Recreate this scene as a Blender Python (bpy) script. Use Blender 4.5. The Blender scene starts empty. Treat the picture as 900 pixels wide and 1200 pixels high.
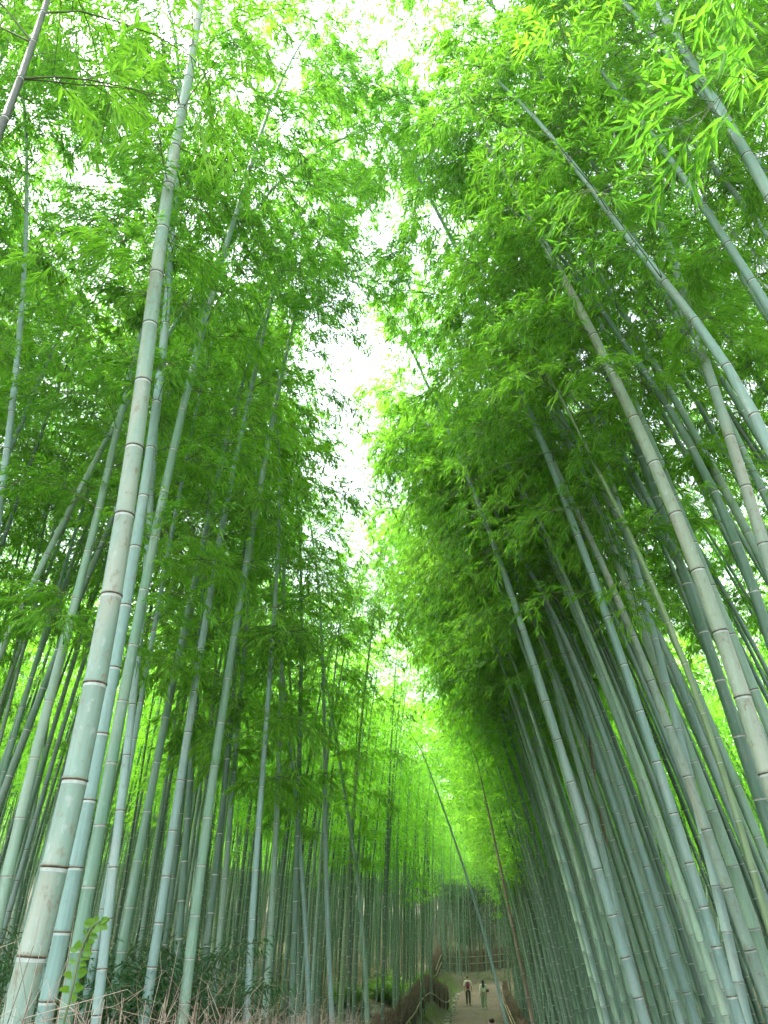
import bpy, math
import numpy as np
from math import radians as R

# ------------------------------------------------------------------ camera, world, sun, exposure
scene = bpy.context.scene
PITCH, CAMZ, F = R(31.0), 1.7, 867.0
cam_d = bpy.data.cameras.new("camera")
cam = bpy.data.objects.new("camera", cam_d)
scene.collection.objects.link(cam)
scene.camera = cam
cam.location = (0, 0, CAMZ)
cam.rotation_euler = (R(90) + PITCH, 0, 0)
cam_d.sensor_fit = 'VERTICAL'
cam_d.sensor_height = 36.0
cam_d.lens = 26.0
cam_d.clip_start = 0.05
cam_d.clip_end = 2000

SUN_EL, SUN_AZ = R(63), R(-72)     # azimuth measured from +Y towards +X: direction the light comes from
world = bpy.data.worlds.new("World")
scene.world = world
world.use_nodes = True
wn, wl = world.node_tree.nodes, world.node_tree.links
wn.clear()
sky = wn.new('ShaderNodeTexSky'); sky.sky_type = 'NISHITA'; sky.sun_disc = False
sky.sun_elevation = SUN_EL; sky.sun_rotation = SUN_AZ
sky.dust_density = 1.0; sky.ozone_density = 1.5; sky.air_density = 1.0
hs = wn.new('ShaderNodeHueSaturation'); hs.inputs['Saturation'].default_value = 0.32
hs.inputs['Value'].default_value = 1.0
bg = wn.new('ShaderNodeBackground'); bg.inputs['Strength'].default_value = 0.15
wo = wn.new('ShaderNodeOutputWorld')
wl.new(sky.outputs['Color'], hs.inputs['Color']); wl.new(hs.outputs['Color'], bg.inputs['Color'])
wl.new(bg.outputs['Background'], wo.inputs['Surface'])

sun_d = bpy.data.lights.new("sun", 'SUN')
sun_d.energy = 2.4; sun_d.angle = R(12); sun_d.color = (1.0, 0.96, 0.88)
sun = bpy.data.objects.new("sun", sun_d); scene.collection.objects.link(sun)
from mathutils import Vector
sdir = Vector((math.sin(SUN_AZ) * math.cos(SUN_EL), math.cos(SUN_AZ) * math.cos(SUN_EL), math.sin(SUN_EL)))
sun.rotation_euler = sdir.to_track_quat('Z', 'Y').to_euler()

scene.view_settings.view_transform = 'Standard'
scene.view_settings.look = 'None'
scene.view_settings.exposure = 3.0
scene.view_settings.gamma = 1.0
cy = scene.cycles
cy.max_bounces = 10; cy.diffuse_bounces = 8; cy.glossy_bounces = 2; cy.transmission_bounces = 5
cy.transparent_max_bounces = 4; cy.volume_bounces = 1; cy.volume_step_rate = 10; cy.volume_max_steps = 16
cy.use_adaptive_sampling = True; cy.adaptive_threshold = 0.02
cy.caustics_reflective = False; cy.caustics_refractive = False
HAZE = 0.0008

# ------------------------------------------------------------------ helpers
rng = np.random.default_rng(11)
COL = scene.collection

def ray(px, py):
    a, b = px - 450.0, 600.0 - py
    return np.array([a, F * math.cos(PITCH) - b * math.sin(PITCH), F * math.sin(PITCH) + b * math.cos(PITCH)])

def at(px, py, Y):
    r = ray(px, py); t = Y / r[1]
    return np.array([0, 0, CAMZ]) + r * t

def proj(P):
    P = np.atleast_2d(P); d = P - np.array([0, 0, CAMZ])
    z = d[:, 1] * math.cos(PITCH) + d[:, 2] * math.sin(PITCH)
    u = -d[:, 1] * math.sin(PITCH) + d[:, 2] * math.cos(PITCH)
    return 450 + F * d[:, 0] / z, 600 - F * u / z, z

def nrm(v):
    return v / np.maximum(np.linalg.norm(v, axis=-1, keepdims=True), 1e-9)

class MB:
    """mesh collector: vertex blocks, quads (n,4) and triangles, material index per face"""
    def __init__(self): self.v = []; self.q = []; self.m = []; self.s = []; self.n = 0
    def add(self, v, q, m=0, smooth=False):
        v = np.asarray(v, float).reshape(-1, 3); q = np.asarray(q, int).reshape(-1, 4)
        self.v.append(v); self.q.append(q + self.n); self.n += len(v)
        mm = np.full(len(q), m, int) if np.isscalar(m) else np.asarray(m, int)
        self.m.append(mm); self.s.append(np.full(len(q), smooth, bool))
    def mesh(self, name, mats):
        v = np.concatenate(self.v); q = np.concatenate(self.q)
        me = bpy.data.meshes.new(name)
        me.vertices.add(len(v)); me.vertices.foreach_set('co', v.astype(np.float32).ravel())
        me.loops.add(len(q) * 4); me.loops.foreach_set('vertex_index', q.astype(np.int32).ravel())
        me.polygons.add(len(q))
        me.polygons.foreach_set('loop_start', np.arange(0, len(q) * 4, 4, dtype=np.int32))
        me.polygons.foreach_set('loop_total', np.full(len(q), 4, np.int32))
        me.polygons.foreach_set('material_index', np.concatenate(self.m).astype(np.int32))
        me.polygons.foreach_set('use_smooth', np.concatenate(self.s))
        for m in mats: me.materials.append(m)
        me.update(); me.validate()
        return me
    def obj(self, name, mats, parent=None):
        o = bpy.data.objects.new(name, self.mesh(name, mats if isinstance(mats, (list, tuple)) else [mats]))
        COL.objects.link(o); o.parent = parent
        return o

def tag(o, label=None, cat=None, group=None, kind=None):
    if label: o['label'] = label
    if cat: o['category'] = cat
    if group: o['group'] = group
    if kind: o['kind'] = kind
    return o

def empty(name, loc=(0, 0, 0), rz=0.0):
    o = bpy.data.objects.new(name, None); COL.objects.link(o)
    o.location = loc; o.rotation_euler = (0, 0, rz); o.empty_display_size = 0.1
    return o

def tube(mb, P, rad, sides=6, mat=0, smooth=True, cap=True):
    """tube along points P with radii; mat may be one index per segment"""
    P = np.asarray(P, float); n = len(P); rad = np.broadcast_to(np.asarray(rad, float), (n,))
    T = nrm(np.gradient(P, axis=0))
    ref = np.where(np.abs(T[:, 2:3]) > 0.9, np.array([[1.0, 0, 0]]), np.array([[0, 0, 1.0]]))
    if abs(nrm(P[-1] - P[0])[2]) > 0.5: ref = np.tile(np.array([[1.0, 0.13, 0]]), (n, 1))
    else: ref = np.tile(np.array([[0.05, 0.1, 1.0]]), (n, 1))
    A = nrm(np.cross(T, ref)); B = np.cross(T, A)
    a = np.arange(sides) * 2 * np.pi / sides
    V = P[:, None] + rad[:, None, None] * (np.cos(a)[None, :, None] * A[:, None] + np.sin(a)[None, :, None] * B[:, None])
    i = np.arange(n - 1)[:, None] * sides; j = np.arange(sides)[None]; k = (j + 1) % sides
    q = np.stack([i + j, i + k, i + sides + k, i + sides + j], -1).reshape(-1, 4)
    m = mat if np.isscalar(mat) else np.repeat(np.asarray(mat), sides)
    V = V.reshape(-1, 3)
    mb.add(V, q, m, smooth)
    if cap and sides % 2 == 0 and sides >= 4:
        for base in (0, (n - 1) * sides):
            for c in range(1, sides - 2, 2):
                mb.add(V[[base, base + c, base + c + 1, base + c + 2]], [[0, 1, 2, 3]] if base else [[3, 2, 1, 0]], 0 if np.isscalar(mat) else int(np.asarray(mat)[0]), False)

def leaves(mb, P, D, L, W, mat=0, rg=None, flat=0.5, wpos=0.38):
    """one folded lance leaf (quad) per row; D is the direction to the tip"""
    rg = rg or rng
    n = len(P); D = nrm(D)
    S = np.cross(D, np.array([0, 0, 1.0])) + rg.normal(0, flat, (n, 3))
    S = nrm(S - (S * D).sum(1, keepdims=True) * D)
    N = np.cross(S, D); N *= np.where(N[:, 2:3] < 0, -1, 1)
    L = np.broadcast_to(L, (n,))[:, None]; W = np.broadcast_to(W, (n,))[:, None]
    m = P + D * L * wpos + N * W * 0.12
    V = np.stack([P, m + S * W * .5, P + D * L - np.array([0, 0, 1.0]) * L * 0.10 - N * W * .1, m - S * W * .5], 1).reshape(-1, 3)
    mb.add(V, np.arange(4 * n).reshape(-1, 4), mat, False)

def twigs(mb, A, B, r, mat=1):
    """thin triangular rods from A to B, many at once"""
    n = len(A); T = nrm(B - A); X = nrm(np.cross(T, np.array([0.31, 0.2, 0.93]))); Y = np.cross(T, X)
    r = np.broadcast_to(r, (n,))[:, None]
    ring = [X, -0.5 * X + 0.87 * Y, -0.5 * X - 0.87 * Y]
    V = np.stack([A + r * c for c in ring] + [B + r * 0.55 * c for c in ring], 1).reshape(-1, 3)
    b = (np.arange(n) * 6)[:, None]
    q = np.concatenate([b + np.array([[0, 1, 4, 3]]), b + np.array([[1, 2, 5, 4]]), b + np.array([[2, 0, 3, 5]])])
    mb.add(V, q, mat, True)

def boxm(mb, c, s, mat=0, rz=0.0):
    c = np.asarray(c, float); s = np.asarray(s, float) / 2
    v = np.array([[x, y, z] for x in (-1, 1) for y in (-1, 1) for z in (-1, 1)], float) * s
    ca, sa = math.cos(rz), math.sin(rz)
    v = v @ np.array([[ca, sa, 0], [-sa, ca, 0], [0, 0, 1]]) + c
    mb.add(v, [[0, 1, 3, 2], [4, 6, 7, 5], [0, 4, 5, 1], [2, 3, 7, 6], [0, 2, 6, 4], [1, 5, 7, 3]], mat)

# ------------------------------------------------------------------ materials
def mat_new(name):
    m = bpy.data.materials.new(name); m.use_nodes = True
    nt = m.node_tree; b = nt.nodes['Principled BSDF']
    return m, nt.nodes, nt.links, b

def ramp(nodes, stops):
    r = nodes.new('ShaderNodeValToRGB')
    e = r.color_ramp.elements
    while len(e) < len(stops): e.new(0.5)
    for i, (p, c) in enumerate(stops):
        e[i].position = p; e[i].color = (*c, 1)
    return r

def culm_mat(name, stops, rough=0.42, lichen=0.5, lichen_col=(.42, .44, .36)):
    m, n, l, b = mat_new(name)
    oi = n.new('ShaderNodeObjectInfo'); tc = n.new('ShaderNodeTexCoord')
    mp = n.new('ShaderNodeMapping'); mp.inputs['Scale'].default_value = (1, 1, 0.16)
    l.new(tc.outputs['Object'], mp.inputs['Vector'])
    add = n.new('ShaderNodeVectorMath'); add.operation = 'ADD'
    l.new(mp.outputs['Vector'], add.inputs[0]); l.new(oi.outputs['Location'], add.inputs[1])
    ns = n.new('ShaderNodeTexNoise'); ns.inputs['Scale'].default_value = 5.0; ns.inputs['Detail'].default_value = 5
    l.new(add.outputs[0], ns.inputs['Vector'])
    big = n.new('ShaderNodeTexNoise'); big.inputs['Scale'].default_value = 0.9; big.inputs['Detail'].default_value = 2
    l.new(add.outputs[0], big.inputs['Vector'])
    # random of the object + a slow drift along the culm
    mx = n.new('ShaderNodeMath'); mx.operation = 'MULTIPLY_ADD'; mx.inputs[1].default_value = 0.75
    l.new(oi.outputs['Random'], mx.inputs[0])
    bm = n.new('ShaderNodeMath'); bm.operation = 'MULTIPLY_ADD'; bm.inputs[1].default_value = 0.9; bm.inputs[2].default_value = -0.33
    l.new(big.outputs['Fac'], bm.inputs[0]); l.new(bm.outputs[0], mx.inputs[2])
    rp = ramp(n, stops); l.new(mx.outputs[0], rp.inputs['Fac'])
    # fine streaks
    st = n.new('ShaderNodeTexNoise'); st.inputs['Scale'].default_value = 60; st.inputs['Detail'].default_value = 3
    ms = n.new('ShaderNodeMapping'); ms.inputs['Scale'].default_value = (1, 1, 0.03)
    l.new(tc.outputs['Object'], ms.inputs['Vector']); l.new(ms.outputs['Vector'], st.inputs['Vector'])
    sm = n.new('ShaderNodeMapRange'); sm.inputs[3].default_value = 0.72; sm.inputs[4].default_value = 1.22
    l.new(st.outputs['Fac'], sm.inputs[0])
    mul = n.new('ShaderNodeMix'); mul.data_type = 'RGBA'; mul.blend_type = 'MULTIPLY'; mul.inputs[0].default_value = 1
    l.new(rp.outputs['Color'], mul.inputs[6]); l.new(sm.outputs[0], mul.inputs[7])
    # lichen and bloom blotches
    li = n.new('ShaderNodeMapRange'); li.inputs[1].default_value = 0.50; li.inputs[2].default_value = 0.68
    li.inputs[4].default_value = lichen
    l.new(ns.outputs['Fac'], li.inputs[0])
    mix = n.new('ShaderNodeMix'); mix.data_type = 'RGBA'
    l.new(li.outputs[0], mix.inputs[0]); l.new(mul.outputs[2], mix.inputs[6]); mix.inputs[7].default_value = (*lichen_col, 1)
    sp_ = n.new('ShaderNodeTexNoise'); sp_.inputs['Scale'].default_value = 22; sp_.inputs['Detail'].default_value = 6; sp_.inputs['Roughness'].default_value = .7
    mp2 = n.new('ShaderNodeMapping'); mp2.inputs['Scale'].default_value = (1, 1, .5); l.new(tc.outputs['Object'], mp2.inputs['Vector']); l.new(mp2.outputs['Vector'], sp_.inputs['Vector'])
    mr_ = n.new('ShaderNodeMapRange'); mr_.inputs[1].default_value = .56; mr_.inputs[2].default_value = .64; mr_.inputs[4].default_value = min(.8, lichen); l.new(sp_.outputs['Fac'], mr_.inputs[0])
    mix2 = n.new('ShaderNodeMix'); mix2.data_type = 'RGBA'; l.new(mr_.outputs[0], mix2.inputs[0]); l.new(mix.outputs[2], mix2.inputs[6]); mix2.inputs[7].default_value = (.17, .16, .10, 1)
    mr3 = n.new('ShaderNodeMapRange'); mr3.inputs[1].default_value = .42; mr3.inputs[2].default_value = .34; mr3.inputs[4].default_value = min(.7, lichen); l.new(sp_.outputs['Fac'], mr3.inputs[0])
    mix3 = n.new('ShaderNodeMix'); mix3.data_type = 'RGBA'; l.new(mr3.outputs[0], mix3.inputs[0]); l.new(mix2.outputs[2], mix3.inputs[6]); mix3.inputs[7].default_value = (.31, .36, .32, 1)
    l.new(mix3.outputs[2], b.inputs['Base Color'])
    b.inputs['Roughness'].default_value = rough
    b.inputs['Specular IOR Level'].default_value = 0.35
    return m

M_PALE = culm_mat('bamboo_pale', [(0.0, (.16, .265, .20)), (0.5, (.21, .305, .235)), (1.0, (.265, .31, .20))], 0.5, 0.8, (.30, .31, .235))
M_BLUE = culm_mat('bamboo_blue_green', [(0.0, (.13, .245, .20)), (0.5, (.185, .305, .26)), (1.0, (.235, .355, .31))], 0.42, 0.4, (.33, .38, .33))
M_GREEN = culm_mat('bamboo_green', [(0.0, (.11, .22, .14)), (0.5, (.165, .29, .195)), (1.0, (.225, .35, .245))], 0.35, 0.3, (.34, .38, .29))
M_DARK = culm_mat('bamboo_dark', [(0.0, (.06, .125, .08)), (0.5, (.085, .17, .105)), (1.0, (.12, .20, .13))], 0.35, 0.25, (.2, .24, .18))
M_YELLOW = culm_mat('bamboo_yellow_green', [(0.0, (.12, .21, .085)), (1.0, (.19, .28, .12))], 0.4, 0.3)
M_OLIVE = culm_mat('bamboo_dark_tip', [(0.0, (.03, .042, .022)), (1.0, (.05, .065, .035))], 0.5, 0.1, (.1, .1, .07))
M_BROWN = culm_mat('bamboo_dead', [(0.0, (.105, .085, .05)), (1.0, (.16, .13, .08))], 0.6, 0.4, (.33, .27, .2))

def plain(name, col, rough=0.6, var=0.25, scale=8.0, spec=0.3, col2=None, bump=0.0):
    m, n, l, b = mat_new(name)
    tc = n.new('ShaderNodeTexCoord'); ns = n.new('ShaderNodeTexNoise')
    ns.inputs['Scale'].default_value = scale; ns.inputs['Detail'].default_value = 6
    l.new(tc.outputs['Object'], ns.inputs['Vector'])
    c2 = col2 or tuple(c * (1 - var) for c in col)
    rp = ramp(n, [(0.35, c2), (0.65, tuple(min(1, c * (1 + (0 if col2 else var))) for c in col))])
    l.new(ns.outputs['Fac'], rp.inputs['Fac']); l.new(rp.outputs['Color'], b.inputs['Base Color'])
    b.inputs['Roughness'].default_value = rough; b.inputs['Specular IOR Level'].default_value = spec
    if bump:
        bp = n.new('ShaderNodeBump'); bp.inputs['Strength'].default_value = bump
        l.new(ns.outputs['Fac'], bp.inputs['Height']); l.new(bp.outputs['Normal'], b.inputs['Normal'])
    return m

M_NODE_D = plain('node_scar', (.09, .075, .05), 0.7, 0.4, 30)
M_NODE_P = plain('node_bloom', (.36, .42, .37), 0.7, 0.15, 30)
M_NODE_B = plain('node_brown', (.20, .19, .12), 0.7, 0.3, 30)

def leaf_mat(name, stops, transl=0.5, tcol=(.25, .5, .04), scale=0.45, rough=0.42):
    m, n, l, b = mat_new(name)
    geo = n.new('ShaderNodeNewGeometry'); oi = n.new('ShaderNodeObjectInfo'); tc = n.new('ShaderNodeTexCoord')
    ns = n.new('ShaderNodeTexNoise'); ns.inputs['Scale'].default_value = scale; ns.inputs['Detail'].default_value = 3
    l.new(geo.outputs['Position'], ns.inputs['Vector'])
    a = n.new('ShaderNodeMath'); a.operation = 'MULTIPLY_ADD'; a.inputs[1].default_value = 0.42
    l.new(geo.outputs['Random Per Island'], a.inputs[0])
    c = n.new('ShaderNodeMath'); c.operation = 'MULTIPLY_ADD'; c.inputs[1].default_value = 0.25
    l.new(oi.outputs['Random'], c.inputs[0])
    d = n.new('ShaderNodeMath'); d.operation = 'MULTIPLY_ADD'; d.inputs[1].default_value = 1.1; d.inputs[2].default_value = -0.37
    l.new(ns.outputs['Fac'], d.inputs[0]); l.new(d.outputs[0], c.inputs[2]); l.new(c.outputs[0], a.inputs[2])
    rp = ramp(n, stops); l.new(a.outputs[0], rp.inputs['Fac'])
    l.new(rp.outputs['Color'], b.inputs['Base Color'])
    b.inputs['Roughness'].default_value = rough; b.inputs['Specular IOR Level'].default_value = 0.4
    t = n.new('ShaderNodeBsdfTranslucent')
    sc = n.new('ShaderNodeMix'); sc.data_type = 'RGBA'; sc.blend_type = 'MULTIPLY'; sc.inputs[0].default_value = 1
    l.new(rp.outputs['Color'], sc.inputs[6]); sc.inputs[7].default_value = (*tcol, 1)
    l.new(sc.outputs[2], t.inputs['Color'])
    ms = n.new('ShaderNodeMixShader'); ms.inputs[0].default_value = transl
    out = n['Material Output']
    l.new(b.outputs[0], ms.inputs[1]); l.new(t.outputs[0], ms.inputs[2]); l.new(ms.outputs[0], out.inputs['Surface'])
    return m

BST = [(0.0, (.024, .10, .012)), (0.38, (.09, .262, .024)), (0.7, (.165, .367, .03)), (1.0, (.145, .34, .035))]
M_LEAF = leaf_mat('bamboo_leaf', BST, 0.6, (2.0, 1.95, 1.1))
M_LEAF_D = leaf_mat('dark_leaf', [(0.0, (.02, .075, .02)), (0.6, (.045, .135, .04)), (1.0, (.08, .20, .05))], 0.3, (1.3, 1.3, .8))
M_LEAF_Y = leaf_mat('fresh_leaf', [(0.0, (.07, .19, .025)), (1.0, (.15, .32, .04))], 0.5, (1.8, 1.6, .8))
M_TWIG = plain('twig', (.10, .14, .05), 0.6)
M_WOOD = plain('bark', (.07, .055, .04), 0.8, 0.4, 12, bump=0.4)

def brush_mat(name, stops):
    m, n, l, b = mat_new(name)
    g = n.new('ShaderNodeNewGeometry'); rp = ramp(n, stops)
    l.new(g.outputs['Random Per Island'], rp.inputs['Fac']); l.new(rp.outputs['Color'], b.inputs['Base Color'])
    b.inputs['Roughness'].default_value = 0.8; b.inputs['Specular IOR Level'].default_value = 0.15
    return m
M_STRAW = brush_mat('dry_brush', [(0, (.13, .09, .06)), (.4, (.31, .235, .17)), (1, (.54, .46, .36))])
M_BRUSH = brush_mat('brushwood', [(0, (.07, .045, .032)), (.5, (.17, .115, .085)), (1, (.30, .215, .16))])
M_RAIL = plain('rail_bamboo', (.34, .27, .17), 0.5, 0.25, 5)
M_POST = plain('dark_post', (.035, .028, .022), 0.7)
M_ROCK = plain('rock', (.19, .175, .15), 0.85, 0.35, 4, bump=0.5)

# ------------------------------------------------------------------ terrain
PC = np.array([(-0.1, -14), (0, 0), (1.15, 12), (2.4, 24), (3.65, 36), (4.75, 46), (6.3, 60), (7.1, 66), (8.5, 70.5), (11.5, 74), (17, 76.5), (27, 78), (45, 79)], float)
def smooth_line(P, n=240):
    s = np.r_[0, np.cumsum(np.linalg.norm(np.diff(P, axis=0), axis=1))]
    t = np.linspace(0, s[-1], n)
    Q = np.stack([np.interp(t, s, P[:, k]) for k in range(P.shape[1])], 1)
    for _ in range(12): Q[1:-1] = (Q[:-2] + 2 * Q[1:-1] + Q[2:]) / 4
    return Q
PL = smooth_line(PC)
PT = nrm(np.gradient(PL, axis=0))
def path_d(X, Y):
    """signed distance to the path's centre line: left negative, right positive"""
    X = np.atleast_1d(np.asarray(X, float)); Y = np.atleast_1d(np.asarray(Y, float))
    out = np.empty(X.shape); fx = X.ravel(); fy = Y.ravel(); o = out.ravel()
    for s in range(0, len(fx), 4000):
        dx = fx[s:s + 4000, None] - PL[None, :, 0]; dy = fy[s:s + 4000, None] - PL[None, :, 1]
        i = np.argmin(dx * dx + dy * dy, 1); k = np.arange(len(i))
        ax, ay = dx[k, i], dy[k, i]
        sgn = np.sign(ax * PT[i, 1] - ay * PT[i, 0])
        o[s:s + 4000] = np.hypot(ax, ay) * np.where(sgn == 0, 1, sgn)
    return o.reshape(X.shape)
GY = [-20, 0, 3, 8, 15, 24, 35, 50, 60, 70, 78, 90, 120, 300]
GZ = [0.2, 0, 0, -.3, -.8, -1.45, -1.6, -1.4, -1.2, -.35, .15, 1.2, 4.0, 16.0]
def sst(a, b, x): t = np.clip((x - a) / (b - a), 0, 1); return t * t * (3 - 2 * t)
def gz(X, Y, path=False):
    X = np.atleast_1d(np.asarray(X, float)); Y = np.atleast_1d(np.asarray(Y, float))
    base = np.interp(Y, GY, GZ)
    d = path_d(X, Y)
    if path: return base
    s = np.abs(d) - 1.6
    z = base - 0.06 * (1 - sst(-0.1, 0.3, s))
    sl = np.maximum(s, 0)
    left = (2.1 * (1 - np.exp(-sl / 5.0)) * sst(12, 45, Y) * (1 - .75 * sst(64, 75, Y)) + 0.05 * sl)
    bank = 0.75 * sst(0.15, 1.0, s) * sst(40, 50, Y) * (1 - sst(68, 74, Y))
    right = 0.055 * sl + 0.35 * sst(0.3, 1.6, s) * sst(20, 40, Y)
    z = z + np.where(d < 0, left + bank, right)
    z = z + 0.10 * np.sin(X * .9 + 1.3) * np.sin(Y * .7) * sst(0.5, 3, s)
    z = z + 0.0009 * np.maximum(np.abs(X) - 18, 0) ** 2 * (np.abs(X) < 400)
    return z
def g1(x, y): return float(gz(x, y)[0])

def gridaxis(lo, hi, fine_lo, fine_hi, step, grow=1.25):
    a = list(np.arange(fine_lo, fine_hi, step)); s = step; x = a[-1]
    while x < hi: s *= grow; x += s; a.append(x)
    s = step; x = a[0]; b = []
    while x > lo: s *= grow; x -= s; b.append(x)
    return np.array(b[::-1] + a)
gx = gridaxis(-300, 300, -14, 22, 0.4); gyv = gridaxis(-120, 420, -6, 84, 0.5)
GXm, GYm = np.meshgrid(gx, gyv)
Zm = gz(GXm, GYm)
mb = MB()
nx, ny = len(gx), len(gyv)
i = (np.arange(ny - 1)[:, None] * nx + np.arange(nx - 1)[None]).ravel()
mb.add(np.stack([GXm, GYm, Zm], -1).reshape(-1, 3), np.stack([i, i + 1, i + nx + 1, i + nx], 1), 0, True)
m, n, l, b = mat_new('forest_floor')
tc = n.new('ShaderNodeTexCoord')
n1 = n.new('ShaderNodeTexNoise'); n1.inputs['Scale'].default_value = 0.35; n1.inputs['Detail'].default_value = 5
n2 = n.new('ShaderNodeTexNoise'); n2.inputs['Scale'].default_value = 14; n2.inputs['Detail'].default_value = 8
l.new(tc.outputs['Object'], n1.inputs['Vector']); l.new(tc.outputs['Object'], n2.inputs['Vector'])
r1 = ramp(n, [(0.40, (.085, .06, .035)), (0.52, (.075, .065, .028)), (0.62, (.05, .075, .02))]); l.new(n1.outputs['Fac'], r1.inputs['Fac'])
r2 = ramp(n, [(0.3, (.35, .33, .3)), (0.55, (1, 1, 1)), (0.75, (1.4, 1.3, 1.1))]); l.new(n2.outputs['Fac'], r2.inputs['Fac'])
mm = n.new('ShaderNodeMix'); mm.data_type = 'RGBA'; mm.blend_type = 'MULTIPLY'; mm.inputs[0].default_value = 1
l.new(r1.outputs['Color'], mm.inputs[6]); l.new(r2.outputs['Color'], mm.inputs[7]); l.new(mm.outputs[2], b.inputs['Base Color'])
b.inputs['Roughness'].default_value = 0.95
bp = n.new('ShaderNodeBump'); bp.inputs['Strength'].default_value = 0.7; l.new(n2.outputs['Fac'], bp.inputs['Height']); l.new(bp.outputs['Normal'], b.inputs['Normal'])
tag(mb.obj('ground', m), kind='structure')

# path sheet
mb = MB(); w = np.linspace(-1.5, 1.5, 7)
PN = np.stack([PT[:, 1], -PT[:, 0]], 1)
wid = 1.0 + 0.05 * np.sin(np.arange(len(PL)) * .7)
V = PL[:, None, :] + PN[:, None, :] * (w[None, :] * wid[:, None])[..., None]
zz = gz(V[..., 0], V[..., 1], path=True) + 0.012 - 0.03 * (np.abs(w)[None] / 1.5) ** 3
V = np.concatenate([V, zz[..., None]], -1)
i = (np.arange(len(PL) - 1)[:, None] * 7 + np.arange(6)[None]).ravel()
mb.add(V.reshape(-1, 3), np.stack([i, i + 1, i + 8, i + 7], 1), 0, True)
m, n, l, b = mat_new('path_earth')
tc = n.new('ShaderNodeTexCoord'); n1 = n.new('ShaderNodeTexNoise'); n1.inputs['Scale'].default_value = 0.5; n1.inputs['Detail'].default_value = 8
l.new(tc.outputs['Object'], n1.inputs['Vector'])
r1 = ramp(n, [(0.35, (.075, .05, .035)), (0.6, (.115, .078, .055)), (.75, (.15, .09, .05))]); l.new(n1.outputs['Fac'], r1.inputs['Fac']); l.new(r1.outputs['Color'], b.inputs['Base Color'])
b.inputs['Roughness'].default_value = 0.9
tag(mb.obj('path', m), kind='structure')

# mossy strip on the bank
def strip(name, t0, t1, o0, o1, mat, lift, kind='structure', nseg=60, nw=8, rough=0.05):
    idx = [k for k in range(len(PL)) if t0 <= PL[k, 1] <= t1]
    L = PL[idx]; N = PN[idx]; ww = np.linspace(o0, o1, nw)
    V = L[:, None, :] + N[:, None, :] * ww[None, :, None]
    z = gz(V[..., 0], V[..., 1]) + lift + rng.normal(0, rough, V.shape[:2]) * np.minimum(1, np.abs(ww - o0) * 3)[None]
    V = np.concatenate([V, z[..., None]], -1)
    mb = MB(); i = (np.arange(len(L) - 1)[:, None] * nw + np.arange(nw - 1)[None]).ravel()
    mb.add(V.reshape(-1, 3), np.stack([i, i + 1, i + nw + 1, i + nw], 1), 0, True)
    return tag(mb.obj(name, mat), kind=kind)
M_MOSS = plain('moss', (.085, .13, .02), 0.95, 0, 2.2, col2=(.06, .05, .02), bump=0.8)
strip('moss_bank', 43, 67, -2.6, -1.62, M_MOSS, 0.05)

# ------------------------------------------------------------------ bamboo
def node_heights(H, r):
    """arc lengths of the nodes up the culm"""
    s, out = 0.10, []
    while s < H - 0.3:
        out.append(s)
        f = s / H
        gap = (0.16 + 0.34 * min(1, f / 0.22)) * (1 if f < .6 else 1 - 0.45 * (f - .6) / .4)
        s += gap * (r / 0.055) ** 0.3
    return np.array(out)

def rad_at(f, r0): return r0 * np.maximum(0.02, 1 - f) ** 0.55

def build_culm(mb, C, r0, sides, rg, style):
    """C: (n,3) dense centre line. style: 'dark' or 'pale' nodes"""
    s = np.r_[0, np.cumsum(np.linalg.norm(np.diff(C, axis=0), axis=1))]; H = s[-1]
    nh = node_heights(H, r0)
    nh = nh + rg.normal(0, .012, len(nh))
    S, K, Mt = [0.0], [1.0], []
    for k, h in enumerate(nh):
        r = rad_at(h / H, r0); e = 0.075 * r + 0.0022
        if style == 'dark':
            S += [h - 3.6 * e, h - 1.3 * e, h - 0.7 * e, h - .1 * e, h + 0.6 * e, h + 1.3 * e, h + 2.6 * e]; K += [1.0, 1.0, 0.97, 1.10, 1.03, 1.08, 1.0]; Mt += [0, 2, 1, 1, 3, 0, 0]
        else:
            S += [h - 3.0 * e, h - 0.8 * e, h, h + .8 * e]; K += [1.0, 1.0, 1.09, 1.01]; Mt += [0, 2, 3, 0]
    S.append(H); K.append(1.0); Mt.append(0)
    S = np.array(S); K = np.array(K)
    P = np.stack([np.interp(S, s, C[:, j]) for j in range(3)], 1)
    tube(mb, P, rad_at(S / H, r0) * K, sides, np.array(Mt), True, cap=False)
    return nh, H, s

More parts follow.
